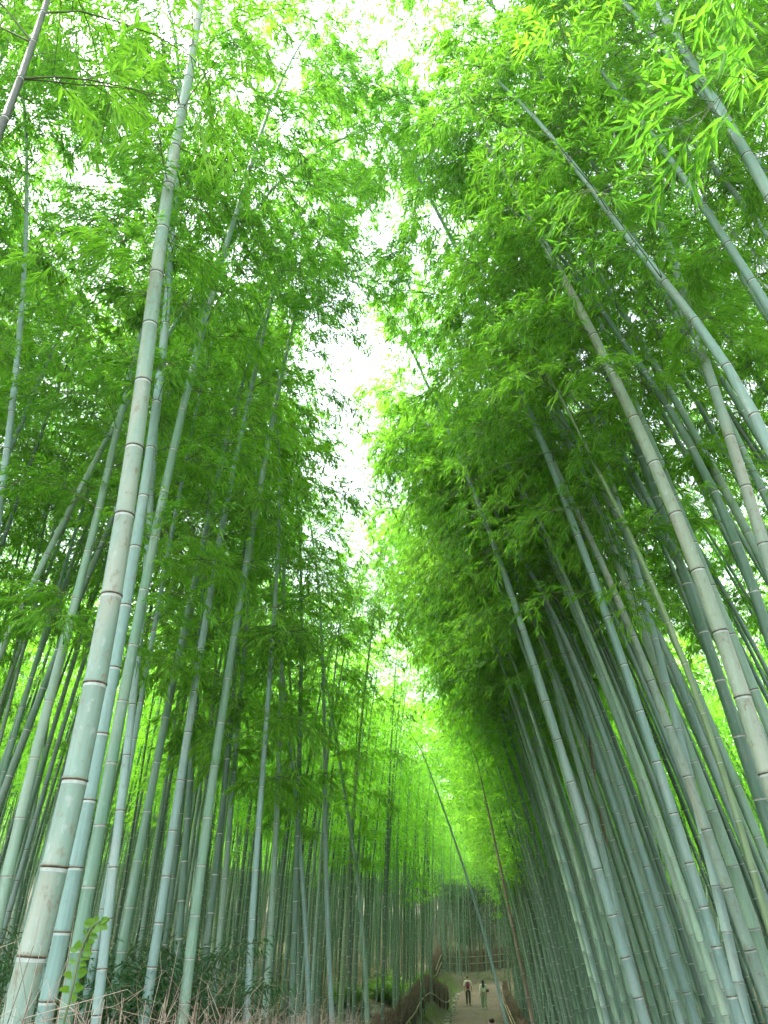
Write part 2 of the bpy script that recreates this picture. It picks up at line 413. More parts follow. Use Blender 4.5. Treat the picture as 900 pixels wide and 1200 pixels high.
def build_crown(mb, C, r0, rg, start=0.45, blen=1.35, dens=1.0, lscale=1.0, avoid=None, lens=(.085, .15), path_side=None, low=0.0):
    s = np.r_[0, np.cumsum(np.linalg.norm(np.diff(C, axis=0), axis=1))]; H = s[-1]
    nh = node_heights(H, r0); nh = nh[nh > start * H]
    T = nrm(np.gradient(C, axis=0))
    ang0 = rg.uniform(0, 6.28)
    bA, bB, br = [], [], []
    tA, tD, tL = [], [], []
    for k, h in enumerate(nh):
        f = (h / H - start) / (1 - start)
        base = np.array([np.interp(h, s, C[:, j]) for j in range(3)]); tan = nrm(np.array([np.interp(h, s, T[:, j]) for j in range(3)]))
        for side in (0, 1):
            if rg.random() < 0.12: continue
            a = ang0 + k * (math.pi + 0.25) + (rg.uniform(.5, 1.1) if side else 0) + rg.normal(0, .25)
            out = np.array([math.cos(a), math.sin(a), 0.0]); out = nrm(out - out.dot(tan) * tan)
            env = (0.55 + 1.0 * min(1, f / .25)) * (1 - 0.62 * max(0, f - .35) / .65)
            Lb = blen * env * rg.uniform(.55, 1.15) * (0.75 if side else 1)
            up = rg.uniform(.35, .8)
            d = nrm(out + tan * up); p = base.copy(); n = 6; step = Lb / n
            for i2 in range(n):
                q = p + d * step
                bA.append(p); bB.append(q); br.append(0.0075 * (1 - i2 / (n + 1)) * min(1, Lb))
                # twigs along the branch
                if i2 >= 1:
                    for _ in range(rg.poisson(2.3 * dens) + (i2 == n - 1)):
                        side_d = nrm(np.cross(d, [0, 0, 1]) * rg.choice([-1, 1]) + rg.normal(0, .35, 3))
                        tA.append(p + (q - p) * rg.random()); tD.append(nrm(d * 0.7 + side_d * rg.uniform(.4, 1.1) + np.array([0, 0, rg.normal(0, .15)])))
                        tL.append(rg.uniform(.18, .48) * (0.6 + 0.4 * Lb))
                p = q; d = nrm(d + np.array([0, 0, -0.13 - 0.05 * i2]) + rg.normal(0, .08, 3))
    tA, tD, tL = np.array(tA), np.array(tD), np.array(tL)
    # each twig: droops, carries fans of leaves
    mid = tA + tD * (tL * .5)[:, None] + np.array([0, 0, -.02])
    end = tA + tD * tL[:, None] + np.array([0, 0, -1.0]) * (tL * rg.uniform(.12, .4, len(tL)))[:, None]
    twigs(mb, np.concatenate([np.array(bA), tA, mid]), np.concatenate([np.array(bB), mid, end]),
          np.concatenate([np.array(br), np.full(len(tA), .0028), np.full(len(tA), .002)]), 1)
    nc = 4
    fr = np.array([.45, .65, .85, 1.0])
    Pc = np.where(fr[None, :, None] < .5, tA[:, None] + (mid - tA)[:, None] * (fr * 2)[None, :, None], mid[:, None] + (end - mid)[:, None] * (fr * 2 - 1)[None, :, None])
    Dc = np.repeat(nrm(end - mid)[:, None], nc, 1)
    Pc = Pc.reshape(-1, 3); Dc = Dc.reshape(-1, 3)
    kl = 5
    Pl = np.repeat(Pc, kl, 0); Dl = np.repeat(Dc, kl, 0)
    sidev = nrm(np.cross(Dl, np.array([0, 0, 1.0])))
    fan = np.tile(np.array([-1.1, -.6, -.05, .5, 1.05]), len(Pc)) + rg.normal(0, .25, len(Pl))
    Dl = nrm(Dl * .8 + sidev * fan[:, None] * .75 + rg.normal(0, .22, Dl.shape) + np.array([0, 0, -.22]))
    keep = rg.random(len(Pl)) < 0.9
    Pl, Dl = Pl[keep], Dl[keep]
    Ln = rg.uniform(*lens, len(Pl)) * lscale
    leaves(mb, Pl + rg.normal(0, .012, Pl.shape), Dl, Ln, Ln * rg.uniform(.13, .19, len(Pl)), 0, rg, flat=0.35)
    return len(Pl)

def centre_line(H, lean, bend, droop, rg, wob=0.06, n=60):
    """template in its own frame, bending towards +X"""
    t = np.linspace(0, 1, n)
    th = lean + bend * t ** 1.6 + droop * np.clip((t - .72) / .28, 0, 1) ** 1.8
    th = np.minimum(th, R(125))
    ds = H / (n - 1)
    x = np.r_[0, np.cumsum(np.sin(th[:-1]) * ds)]; z = np.r_[0, np.cumsum(np.cos(th[:-1]) * ds)]
    y = wob * np.sin(t * rg.uniform(2, 5) + rg.uniform(0, 6)) * t * 2
    return np.stack([x, y, z], 1)

TMPL = []          # (centre line, culm mesh, crown mesh)
def make_templates():
    rg = np.random.default_rng(5)
    spec = [(14.5, 1, 6, 55), (15.5, 2, 9, 60), (13.5, 1, 12, 50), (16.0, 3, 12, 65), (14.0, 4, 16, 60), (15.0, 6, 18, 60), (16.0, 7, 22, 55), (13.0, 8, 16, 70)]
    for k, (H, le, be, dr) in enumerate(spec):
        r0 = 0.044 + 0.004 * (k % 3)
        C = centre_line(H, R(le), R(be), R(dr), rg)
        mb = MB(); build_culm(mb, C, r0, 8, rg, 'pale' if k % 3 else 'dark')
        cm = mb
        mb2 = MB(); nl = build_crown(mb2, C, r0, rg, start=[.46, .52, .46, .6, .56, .64, .62, .58][k], blen=1.55, dens=1.35, lscale=0.92)
        me = {}
        for nm, ma in (('g', M_GREEN), ('b', M_BLUE), ('d', M_DARK), ('y', M_YELLOW), ('n', M_BROWN)):
            me[nm] = cm.mesh('culm', [ma, M_NODE_D if k % 3 == 0 else M_NODE_B, M_NODE_P, M_NODE_B])
        mb3 = MB(); build_crown(mb3, C, r0, rg, start=[.5, .55, .5, .6, .58, .66, .64, .6][k], blen=1.5, dens=.95, lscale=.95)
        TMPL.append((C, le, be, me, mb2.mesh('crown', [M_LEAF, M_TWIG]), r0, mb3.mesh('crown', [M_LEAF, M_TWIG])))
make_templates()

# --- the sky gap over the path: crowns keep away from it, as the real ones do
GAPY = np.array([-200, 0, 60, 200, 300, 400, 470, 540, 600, 650, 690]); GAPX = np.array([372, 375, 382, 392, 402, 424, 388, 376, 388, 384, 372]); GAPW = np.array([0, 0, 0, 0, 12, 24, 16, 26, 34, 28, 6])
def in_gap(P, rad=0.5):
    x, y, z = proj(P)
    w = np.interp(y, GAPY, GAPW) + rad * F / np.maximum(z, .5) * np.interp(y, [60, 340], [.25, 1])
    return ((y < 690) & (y > 140) & (z > 0) & (np.abs(x - np.interp(y, GAPY, GAPX)) < w)).mean()

placed = []      # occupied ground spots

# --- hand-placed culms, read off the photograph: pixel points bottom -> top
def hand(pts, w, D, mat, style, label, k=0.0, H=15.0, crown=True, start=.55, droop=30, blen=1.5, dens=1.4, dirx=0.0, twig=False, group=None, cat='bamboo', lens=(.08, .145)):
    rg = np.random.default_rng(abs(hash(str(pts[0]))) % 1000 + int(pts[0][0]) * 7 + 3)
    rg = np.random.default_rng(int(pts[0][0] * 13 + pts[0][1] * 7 + len(pts)))
    depth = D * F / w
    r = ray(*pts[0]); tb = depth / F; Yb = r[1] * tb; zb = CAMZ + r[2] * tb
    Q = []
    for (px, py) in pts:
        r = ray(px, py); t = (Yb - k * zb + k * CAMZ) / (r[1] - k * r[2])
        Q.append(np.array([0, 0, CAMZ]) + r * t)
    Q = np.array(Q)
    z = Q[:, 2]
    deg = 2 if len(Q) < 4 else 3
    co = np.polyfit(z, Q[:, 0], deg if len(Q) > 2 else 1)
    # below the lowest seen point: straight on along a softened tangent
    z0, z1 = z[0], z[-1]
    f = lambda h: np.polyval(co, h); df = lambda h: np.polyval(np.polyder(co), h)
    lo = (f(z0 + .35 * (z1 - z0)) - f(z0)) / (.35 * (z1 - z0)); 
    g = 0.0
    for _ in range(6):
        xb = f(z0) - lo * (z0 - g) * .9; g = g1(xb, Yb - k * (zb - g))
    zs = np.arange(g - .15, z1, .2)
    xs = np.where(zs < z0, f(z0) - lo * (z0 - zs) * .9, f(np.maximum(zs, z0)))
    ys = Yb + k * (zs - zb)
    C = np.stack([xs, ys, zs], 1)
    L = np.linalg.norm(np.diff(C, axis=0), axis=1).sum()
    # above the highest seen point: carries on and arches over
    sx = (f(z1) - f(z1 - .3 * (z1 - z0))) / (.3 * (z1 - z0))
    d = nrm(np.array([sx, k, 1.0])); p = C[-1].copy(); rem = min(3.0, max(1.2, H - L)) if pts[-1][1] > 130 and pts[0][0] > 560 else max(1.2, H - L); n = int(rem / .25); ext = []
    hd = nrm(np.array([d[0] + dirx, d[1], 0]) + 1e-6)
    for i2 in range(n):
        d = nrm(d + (hd * .6 - np.array([0, 0, 1.0])) * R(droop) / n * (1.6 * i2 / n)); p = p + d * .25; ext.append(p.copy())
    C = np.concatenate([C, np.array(ext)])
    base = C[0] + np.array([0, 0, .15])
    root = empty('bamboo', tuple(base)); tag(root, label, cat, group)
    C = C - base
    start = min(start, max(.3, (L + .0) / (L + rem) - .16))
    # radius: D holds at the first seen point
    s = np.r_[0, np.cumsum(np.linalg.norm(np.diff(C, axis=0), axis=1))]; Ht = s[-1]
    sb = float(s[int(np.argmin(np.abs(C[:len(C) // 3, 2] - (zb - base[2]))))]) if zb > base[2] else 0
    r0 = D / 2 / max(.3, 1 - sb / Ht) ** .55
    mb = MB(); build_culm(mb, C, r0, 20 if w > 15 else 12, rg, style)
    mb.obj('culm', [mat, M_NODE_D if mat is not M_BROWN else M_BROWN, M_NODE_P, M_NODE_B], root)
    if crown:
        mb = MB(); build_crown(mb, C, r0, rg, start=start, blen=blen, dens=dens, lens=lens)
        mb.obj('crown', [M_LEAF, M_TWIG], root)
    placed.append((base[0], base[1]))
    print('HAND', label[:40], 'base', np.round(base, 2), 'depth', round(depth, 1), 'H', round(Ht, 1), 'top', np.round(C[-1] + base, 1))
    return root

exec_hand = [
 # left of the path
 dict(pts=[(17,1185),(52,1075),(86,930),(110,800),(140,650),(160,500),(172,400),(187,290),(203,195),(217,110)], w=34, D=.125, mat=M_PALE, style='dark', H=15, start=.66, label='thickest pale bamboo with lichen blotches and dark rings, front left'),
 dict(pts=[(52,1195),(80,1055),(107,917),(131,797),(160,640),(173,550),(190,415),(197,330),(201,280)], w=20, D=.10, mat=M_BLUE, style='dark', H=15, start=.6, label='pale blue-green bamboo just right of the thickest blotched one'),
 dict(pts=[(82,1175),(102,1040),(122,930),(150,790),(172,680),(192,585),(215,475),(236,385),(260,305),(282,235)], w=17, D=.095, mat=M_GREEN, style='pale', H=15, start=.55, label='mid-green bamboo with pale rings, its top curving furthest right of the front left cluster'),
 dict(pts=[(117,1150),(131,1050),(140,950),(152,845),(165,735),(172,660),(176,590)], w=12, D=.08, mat=M_BLUE, style='dark', H=14, start=.55, label='thin pale bamboo with dark rings, right of the mid-green one in the front left cluster'),
 dict(pts=[(2,1060),(25,950),(50,850),(67,790),(90,695),(115,600),(132,525)], w=14, D=.09, mat=M_GREEN, style='pale', H=14, start=.55, label='green bamboo crossing in from the left edge behind the thickest one'),
 dict(pts=[(2,575),(14,475),(22,400),(30,290),(31,200),(28,120)], w=9, D=.075, mat=M_BLUE, style='dark', H=15, start=.6, k=.0, label='thin pale bamboo seen high up along the left edge of the picture'),
 dict(pts=[(1,150),(10,128),(30,75),(45,30),(57,-5)], w=12, D=.045, mat=M_OLIVE, style='dark', H=9.5, start=.62, blen=1.0, dens=.6, lens=(.07, .12), label='dark leaning bamboo tip with bare twigs in the upper left corner', k=0.1),
 dict(pts=[(172,1170),(189,1072),(202,972),(217,875),(232,790),(245,700),(260,615),(280,525),(290,475)], w=12, D=.095, mat=M_BLUE, style='dark', H=15, start=.5, label='pale bamboo with dark rings standing behind the dry brush left of two dark culms'),
 dict(pts=[(135,1160),(155,1050),(172,950),(187,875),(204,797),(222,710)], w=12, D=.10, mat=M_GREEN, style='pale', H=14, start=.5, label='leaning dull green bamboo behind the thin pale one of the front left cluster'),
 dict(pts=[(217,1170),(232,1045),(247,925),(266,805),(285,680),(300,600)], w=13, D=.105, mat=M_GREEN, style='pale', H=15, start=.48, label='broad grey-green bamboo between dark culms left of the centre'),
 dict(pts=[(205,1160),(215,1020),(225,890),(230,810),(236,720)], w=10, D=.10, mat=M_DARK, style='pale', H=15, start=.48, label='dark green bamboo with white rings left of the broad grey-green one'),
 dict(pts=[(237,1150),(255,1000),(270,850),(276,780)], w=9, D=.095, mat=M_DARK, style='pale', H=15, start=.48, label='dark green bamboo with white rings right of the broad grey-green one'),
 dict(pts=[(252,1150),(265,1015),(276,880),(284,790)], w=8, D=.09, mat=M_GREEN, style='pale', H=14, start=.5, label='slim green bamboo with white rings, third from the pale thin lone one'),
 dict(pts=[(290,1185),(300,1000),(307,925),(315,800),(319,755)], w=8.5, D=.075, mat=M_BLUE, style='pale', H=11, start=.62, label='lone whitish bamboo standing clear of the stand left of the centre'),
 dict(pts=[(312,1170),(322,1000),(328,850)], w=8, D=.10, mat=M_GREEN, style='pale', H=15, start=.5, label='green bamboo directly right of the lone whitish one'),
 dict(pts=[(342,1180),(348,1000),(351,875)], w=7.5, D=.10, mat=M_DARK, style='pale', H=15, start=.5, label='dark green straight bamboo crossed by a thinner leaning one'),
 dict(pts=[(362,1180),(355,1040),(345,925)], w=6, D=.085, mat=M_BLUE, style='pale', H=15, start=.5, label='bamboo tilted to the left across the straight dark green one'),
 dict(pts=[(389,1190),(383,1050),(381,925)], w=6.5, D=.10, mat=M_BLUE, style='pale', H=15, start=.5, label='pale straight bamboo between the crossing pair and the dense far stand'),
 dict(pts=[(430,1190),(420,1040),(407,950)], w=5.5, D=.10, mat=M_GREEN, style='pale', H=15, start=.5, label='bamboo tilted to the left in front of the yellow forest floor'),
 # right of the path
 dict(pts=[(900,225),(860,155),(820,90),(795,47),(767,0)], w=15, D=.10, mat=M_BLUE, style='dark', H=16, start=.75, k=0, label='smooth pale bamboo crossing the upper right corner'),
 dict(pts=[(900,655),(875,570),(850,500),(820,400),(790,310),(760,210),(735,115),(720,45)], w=14, D=.09, mat=M_PALE, style='dark', H=16, start=.66, label='very pale thin bamboo, steepest of those leaving the right edge at mid height'),
 dict(pts=[(900,360),(875,320),(840,265),(795,200),(745,135)], w=13, D=.09, mat=M_BLUE, style='dark', H=15, start=.68, label='blue-green bamboo at the right edge just below the upper right corner one'),
 dict(pts=[(900,520),(875,475),(835,400),(810,370),(770,320),(730,270),(690,215)], w=15, D=.095, mat=M_BLUE, style='dark', H=15, start=.66, label='blue-green bamboo crossing behind the very pale thin one'),
 dict(pts=[(890,880),(865,795),(835,720),(810,650),(780,575),(745,490),(697,400),(660,325),(615,245)], w=20, D=.125, mat=M_PALE, style='dark', H=16, start=.62, label='thickest whitish bamboo on the right with dark rings'),
 dict(pts=[(895,840),(880,795),(845,710),(797,605),(765,520),(712,398),(650,270)], w=12, D=.09, mat=M_GREEN, style='dark', H=15, start=.62, label='green bamboo running close beside the thickest whitish one'),
 dict(pts=[(900,1175),(875,1100),(845,1010),(800,900),(760,800),(745,750),(720,690),(695,635),(665,580)], w=14, D=.105, mat=M_PALE, style='dark', H=16, start=.62, label='pale bamboo with dark rings slanting up from the lower right corner'),
 dict(pts=[(905,1150),(875,1072),(845,975),(810,880),(778,800),(745,725),(720,645)], w=15, D=.12, mat=M_GREEN, style='pale', H=16, start=.6, label='mossy green bamboo beside the pale one from the lower right corner'),
 dict(pts=[(895,1070),(870,970),(840,875),(807,797),(785,740),(760,675),(730,600),(695,545)], w=9, D=.06, mat=M_YELLOW, style='pale', H=13, start=.66, label='thin yellow-green bamboo on the right'),
 dict(pts=[(750,1175),(720,1080),(690,990),(660,890),(635,797),(615,740),(590,680),(565,600),(535,525),(500,450)], w=12.5, D=.12, mat=M_BLUE, style='dark', H=14, start=.55, label='blue-green bamboo leaning furthest left over the path'),
 dict(pts=[(810,1180),(775,1070),(745,975),(715,890),(685,797),(665,750),(635,700),(600,635)], w=10, D=.105, mat=M_BLUE, style='dark', H=14, start=.55, label='blue-green bamboo second of those leaning far over the path'),
 dict(pts=[(875,890),(845,798),(820,730),(800,670),(775,600),(745,520),(715,450)], w=15, D=.12, mat=M_DARK, style='pale', H=15, start=.62, label='dark green bamboo with white rings behind the thickest whitish one'),
 dict(pts=[(900,740),(885,700),(855,615),(830,565),(805,510),(770,460),(730,400)], w=14, D=.10, mat=M_DARK, style='pale', H=13, start=.6, label='dark forked-looking bamboo near the right edge among leaves'),
 dict(pts=[(905,380),(880,340),(850,290),(815,200),(790,140)], w=9, D=.08, mat=M_GREEN, style='dark', H=15, start=.66, label='dull green bamboo behind the blue-green pair at the right edge'),
 dict(pts=[(615,1150),(600,1080),(585,1010),(562,905)], w=4.5, D=.09, mat=M_BROWN, style='dark', H=7.6, start=.6, crown=False, label='dead rusty-brown bamboo among the right-hand green ones'),
 dict(pts=[(730,1100),(716,1020),(703,950),(690,840)], w=6, D=.09, mat=M_BROWN, style='pale', H=9, start=.6, crown=False, label='dead brown bamboo deeper in the stand on the right'),
 dict(pts=[(590,1185),(567,1095),(545,1020),(520,950),(500,895)], w=4, D=.07, mat=M_BLUE, style='pale', H=7.0, crown=False, label='slanting bamboo alone at the path edge beside the walkers'),
]
for a in exec_hand: hand(**a)

# --- the rest of the grove
def place(x, y, az, ti, sc, colr, tilt=0.0):
    C, le, be, me, crown, r0, thin = TMPL[ti]
    if y > 24 or (x > 0 and path_d(x, y)[0] < 4.8 and (int(x * 10) % 5) > 0): crown = thin
    z = g1(x, y) - 0.1
    root = empty('bamboo', (x, y, z), az); root.scale = (sc, sc, sc)
    root.rotation_euler = (0, tilt, az) if False else (0, 0, az)
    a = bpy.data.objects.new('culm', me[colr]); b = bpy.data.objects.new('crown', crown)
    for o in (a, b): COL.objects.link(o); o.parent = root
    return root

def template_world(x, y, az, ti, sc):
    C = TMPL[ti][0] * sc; ca, sa = math.cos(az), math.sin(az)
    return np.stack([x + C[:, 0] * ca - C[:, 1] * sa, y + C[:, 0] * sa + C[:, 1] * ca, C[:, 2] + g1(x, y)], 1)

rg = np.random.default_rng(21)
cand = []; REJ = {}
for x_, y_, az_, ti_, sc_ in [(4.4, 6.3, math.pi, 7, 1.12), (5.0, 7.7, math.pi + .1, 6, .98), (4.5, 9.0, math.pi - .1, 7, 1.1), (5.3, 5.0, math.pi, 6, 1.0), (-4.2, 6.6, 0.1, 6, .95), (-4.6, 8.6, -.1, 5, 1.0), (4.7, 4.3, math.pi + .2, 7, 1.1)]:
    cand.append((x_, y_, 4.0 if x_ > 0 else -4.0, az_, ti_, sc_)); placed.append((x_, y_))
pl = list(placed)
cell = {}
def near(x, y, d):
    for i2 in range(int(x // 1) - 1, int(x // 1) + 2):
        for j2 in range(int(y // 1) - 1, int(y // 1) + 2):
            for (a, b) in cell.get((i2, j2), ()):
                if (a - x) ** 2 + (b - y) ** 2 < d * d: return True
    return False
for p in pl: cell.setdefault((int(p[0] // 1), int(p[1] // 1)), []).append(p)
tries = 0
XS = rg.uniform(-44, 56, 16500); YS = rg.uniform(0.5, 122, 16500)
kx = rg.integers(0, len(PL), 1500); ks = rg.uniform(2.36, 4.4, 1500); sel_ = (PL[kx, 1] > 6) & (PL[kx, 1] < 56)
XS = np.r_[(PL[kx, 0] + PN[kx, 0] * ks)[sel_], XS]; YS = np.r_[(PL[kx, 1] + PN[kx, 1] * ks)[sel_], YS]
DS = path_d(XS, YS)
for x, y, d in zip(XS, YS, DS):
    if abs(d) < 2.35: continue
    side = 1 if d > 0 else -1
    s = abs(d) - 2.35
    # spacing: densest in the first metres behind the fence
    if side > 0: dens = 0.62 if s < 4.5 else (0.26 if s < 10 else (0.6 if y < 26 else 0.16))
    else: dens = 0.40 if s < 8 else (0.36 if s < 16 else 0.24)
    if side < 0 and y < 20 and s > 2: dens = .6
    if y > 45: dens *= .7
    if y > 85: dens = .26
    if side > 0 and y < 9 and s > 2.2: dens = .5
    if rg.random() > dens / .75: continue
    if side < 0 and y < 7.5 and s < 3.0: continue        # front left is hand-placed
    if side > 0 and y < 5.5 and s < 2.0: continue
    if side > 0 and y < 9 and s < 2.2 and rg.random() < .5: continue
    dd = (0.30 if s < 2.2 else 0.42) if side > 0 else 0.5
    # skip what the camera could never see
    px, py, pz = proj(np.array([[x, y, g1(x, y) + 1.0], [x - side * 2.5, y, 11.0]]))
    vis = ((px > -260) & (px < 1160) & (pz > 0)).any()
    if not vis: continue
    if near(x, y, dd): continue
    ok = False
    for t in range(14):
        if side > 0:
            ti = int(rg.choice([3, 4, 5, 6, 7, 2] if y < 60 else [1, 2, 3, 4]))
            if y < 26 and t < 4: ti = [7, 6, 5, 6][t] if 8 < y else int(rg.choice([7, 6, 5, 4])); az = math.pi + rg.normal(-.12, .30) * (1 + t * .25)
            if t > 6: ti = int(rg.choice([2, 3, 1]))
        else:
            ti = int(rg.choice([0, 1, 2, 0, 1, 3])); az = rg.normal(0, .8) if rg.random() < .75 else rg.uniform(-3.14, 3.14)
        sc = rg.uniform(.88, 1.12)
        W = template_world(x, y, az, ti, sc)
        if in_gap(W[30:], 0.33) < 0.03: ok = True; break
    if not ok and side > 0 and s < 1.8 and y > 8:
        for t in range(8):
            ti = int(rg.choice([1, 2, 3])); az = math.pi * .5 + rg.normal(0, .5) if rg.random() < .5 else math.pi + rg.normal(0, .4); sc = rg.uniform(.74, .86)
            if in_gap(template_world(x, y, az, ti, sc)[30:], 0.0) < 0.05: ok = True; break
    if not ok:
        REJ[side] = REJ.get(side, 0) + 1; continue
    cell.setdefault((int(x // 1), int(y // 1)), []).append((x, y))
    cand.append((x, y, d, az, ti, sc))
print('bamboos', len(cand), 'wall', sum(1 for c in cand if 0 < c[2] < 4.1 and 8 < c[1] < 50), REJ, sum(c[2] > 0 for c in cand))
def dist(c): return math.hypot(c[0], c[1]) * (1.0 if c[2] > 0 else 1.0) + 0.5 * max(0, abs(c[2]) - 6)
cand.sort(key=dist)
N_IND = 300 - len(exec_hand)
for (x, y, d, az, ti, sc) in cand[:N_IND]:
    if d > 0 and y < 16: c = rg.choice(['b', 'g', 'd'], p=[.45, .38, .17])
    elif d > 0:
        c = rg.choice(['b', 'g', 'd', 'y', 'n'], p=[.44, .34, .17, .035, .015]) if d < 7 else rg.choice(['g', 'd', 'b'], p=[.4, .4, .2])
    if d > 0:
        if y < 16: lab, gr = 'leaning green bamboo in the near rows of the stand right of the path', 'bamboos in the near rows right of the path'
        elif y < 38: lab, gr = 'leaning blue-green bamboo in the dense wall of culms right of the path', 'bamboos in the dense wall right of the path'
        else: lab, gr = 'slim bamboo far along the right side near the walkers', 'bamboos far along the right of the path'
    else:
        c = rg.choice(['b', 'g', 'd', 'y'], p=[.22, .44, .31, .03])
        if y < 16: lab, gr = 'green bamboo standing behind the front left cluster', 'bamboos behind the front left cluster'
        elif y < 38: lab, gr = 'straight dark green bamboo in the stand left of the centre', 'bamboos in the stand left of the centre'
        else: lab, gr = 'slim upright bamboo in the far stand left of the path', 'bamboos in the far stand left of the path'
    tag(place(x, y, az, ti, sc, c), lab, 'bamboo', gr)

# everything behind them reads as one mass
M_FARC, n, l, b = mat_new('thicket_culm')
g_ = n.new('ShaderNodeNewGeometry'); sp = n.new('ShaderNodeSeparateXYZ'); l.new(g_.outputs['Position'], sp.inputs[0])
ri = n.new('ShaderNodeMath'); ri.operation = 'MULTIPLY_ADD'; ri.inputs[1].default_value = 2.6; l.new(sp.outputs['Z'], ri.inputs[0])
ri2 = n.new('ShaderNodeMath'); ri2.operation = 'MULTIPLY'; ri2.inputs[1].default_value = 7.0; l.new(g_.outputs['Random Per Island'], ri2.inputs[0]); l.new(ri2.outputs[0], ri.inputs[2])
fr_ = n.new('ShaderNodeMath'); fr_.operation = 'FRACT'; l.new(ri.outputs[0], fr_.inputs[0])
gt = n.new('ShaderNodeMath'); gt.operation = 'LESS_THAN'; gt.inputs[1].default_value = 0.07; l.new(fr_.outputs[0], gt.inputs[0])
rp = ramp(n, [(0, (.04, .085, .055)), (.4, (.085, .155, .105)), (.8, (.15, .24, .185)), (.95, (.2, .3, .24)), (1, (.18, .12, .07))]); l.new(g_.outputs['Random Per Island'], rp.inputs['Fac'])
mx = n.new('ShaderNodeMix'); mx.data_type = 'RGBA'; l.new(gt.outputs[0], mx.inputs[0]); l.new(rp.outputs['Color'], mx.inputs[6]); mx.inputs[7].default_value = (.30, .34, .31, 1)
l.new(mx.outputs[2], b.inputs['Base Color']); b.inputs['Roughness'].default_value = .5

mb = MB()
far = cand[N_IND:]
print('thicket culms', len(far))
for (x, y, d, az, ti, sc) in far:
    C = template_world(x, y, az, ti, sc); C[:, 2] -= .1
    r0 = TMPL[ti][5] * sc
    D_ = math.hypot(x, y)
    sel = np.linspace(0, 59, 16).astype(int)
    tube(mb, C[sel], rad_at(sel / 59.0, r0), 6, 2, True, cap=False)
    # foliage: branch sprays as leaf fans in layered clumps around the upper culm
    big = 1.7 if D_ > 30 else 1.2
    n_cl = int(rg.uniform(46, 60))
    start = rg.uniform(.38, .56) if d < 0 else rg.uniform(.42, .58)
    if D_ > 90: start = rg.uniform(.08, .4)
    f = rg.uniform(start, 1.0, n_cl)
    base = np.stack([np.interp(f, np.linspace(0, 1, 60), C[:, j]) for j in range(3)], 1)
    a = rg.uniform(0, 6.28, n_cl); ff = (f - start) / (1 - start)
    ln = 1.45 * (0.55 + np.minimum(1, ff / .25)) * (1 - .6 * np.maximum(0, ff - .35) / .65) * rg.uniform(.4, 1.0, n_cl)
    out = np.stack([np.cos(a), np.sin(a), rg.uniform(-.05, .45, n_cl)], 1)
    tip = base + out * ln[:, None]
    k = int(26 / big * (1.25 if 24 < y < 75 and abs(d) < 11 else 1.5))
    t = rg.uniform(.25, 1.05, (n_cl, k))
    P = base[:, None] + (tip - base)[:, None] * t[..., None] + rg.normal(0, 1, (n_cl, k, 3)) * np.array([.22, .22, .09]) + np.array([0, 0, -.18]) * (t ** 2)[..., None]
    Dd = nrm(out)[:, None] * .7 + rg.normal(0, .6, (n_cl, k, 3)) + np.array([0, 0, -.3])
    P = P.reshape(-1, 3); Dd = Dd.reshape(-1, 3)
    Ln = rg.uniform(.11, .18, len(P)) * big
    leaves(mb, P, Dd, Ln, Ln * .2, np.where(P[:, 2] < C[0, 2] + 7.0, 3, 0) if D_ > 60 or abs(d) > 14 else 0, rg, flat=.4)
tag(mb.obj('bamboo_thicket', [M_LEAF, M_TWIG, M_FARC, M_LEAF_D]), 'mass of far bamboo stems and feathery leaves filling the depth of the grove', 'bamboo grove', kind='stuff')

# ------------------------------------------------------------------ brushwood fences
def offset_line(y0, y1, off, step=0.25):
    idx = [k for k in range(len(PL)) if y0 <= PL[k, 1] <= y1]
    L = PL[idx] + PN[idx] * (off(PL[idx, 1])[:, None] if callable(off) else off)
    s = np.r_[0, np.cumsum(np.linalg.norm(np.diff(L, axis=0), axis=1))]
    t = np.arange(0, s[-1], step)
    return np.stack([np.interp(t, s, L[:, 0]), np.interp(t, s, L[:, 1])], 1)

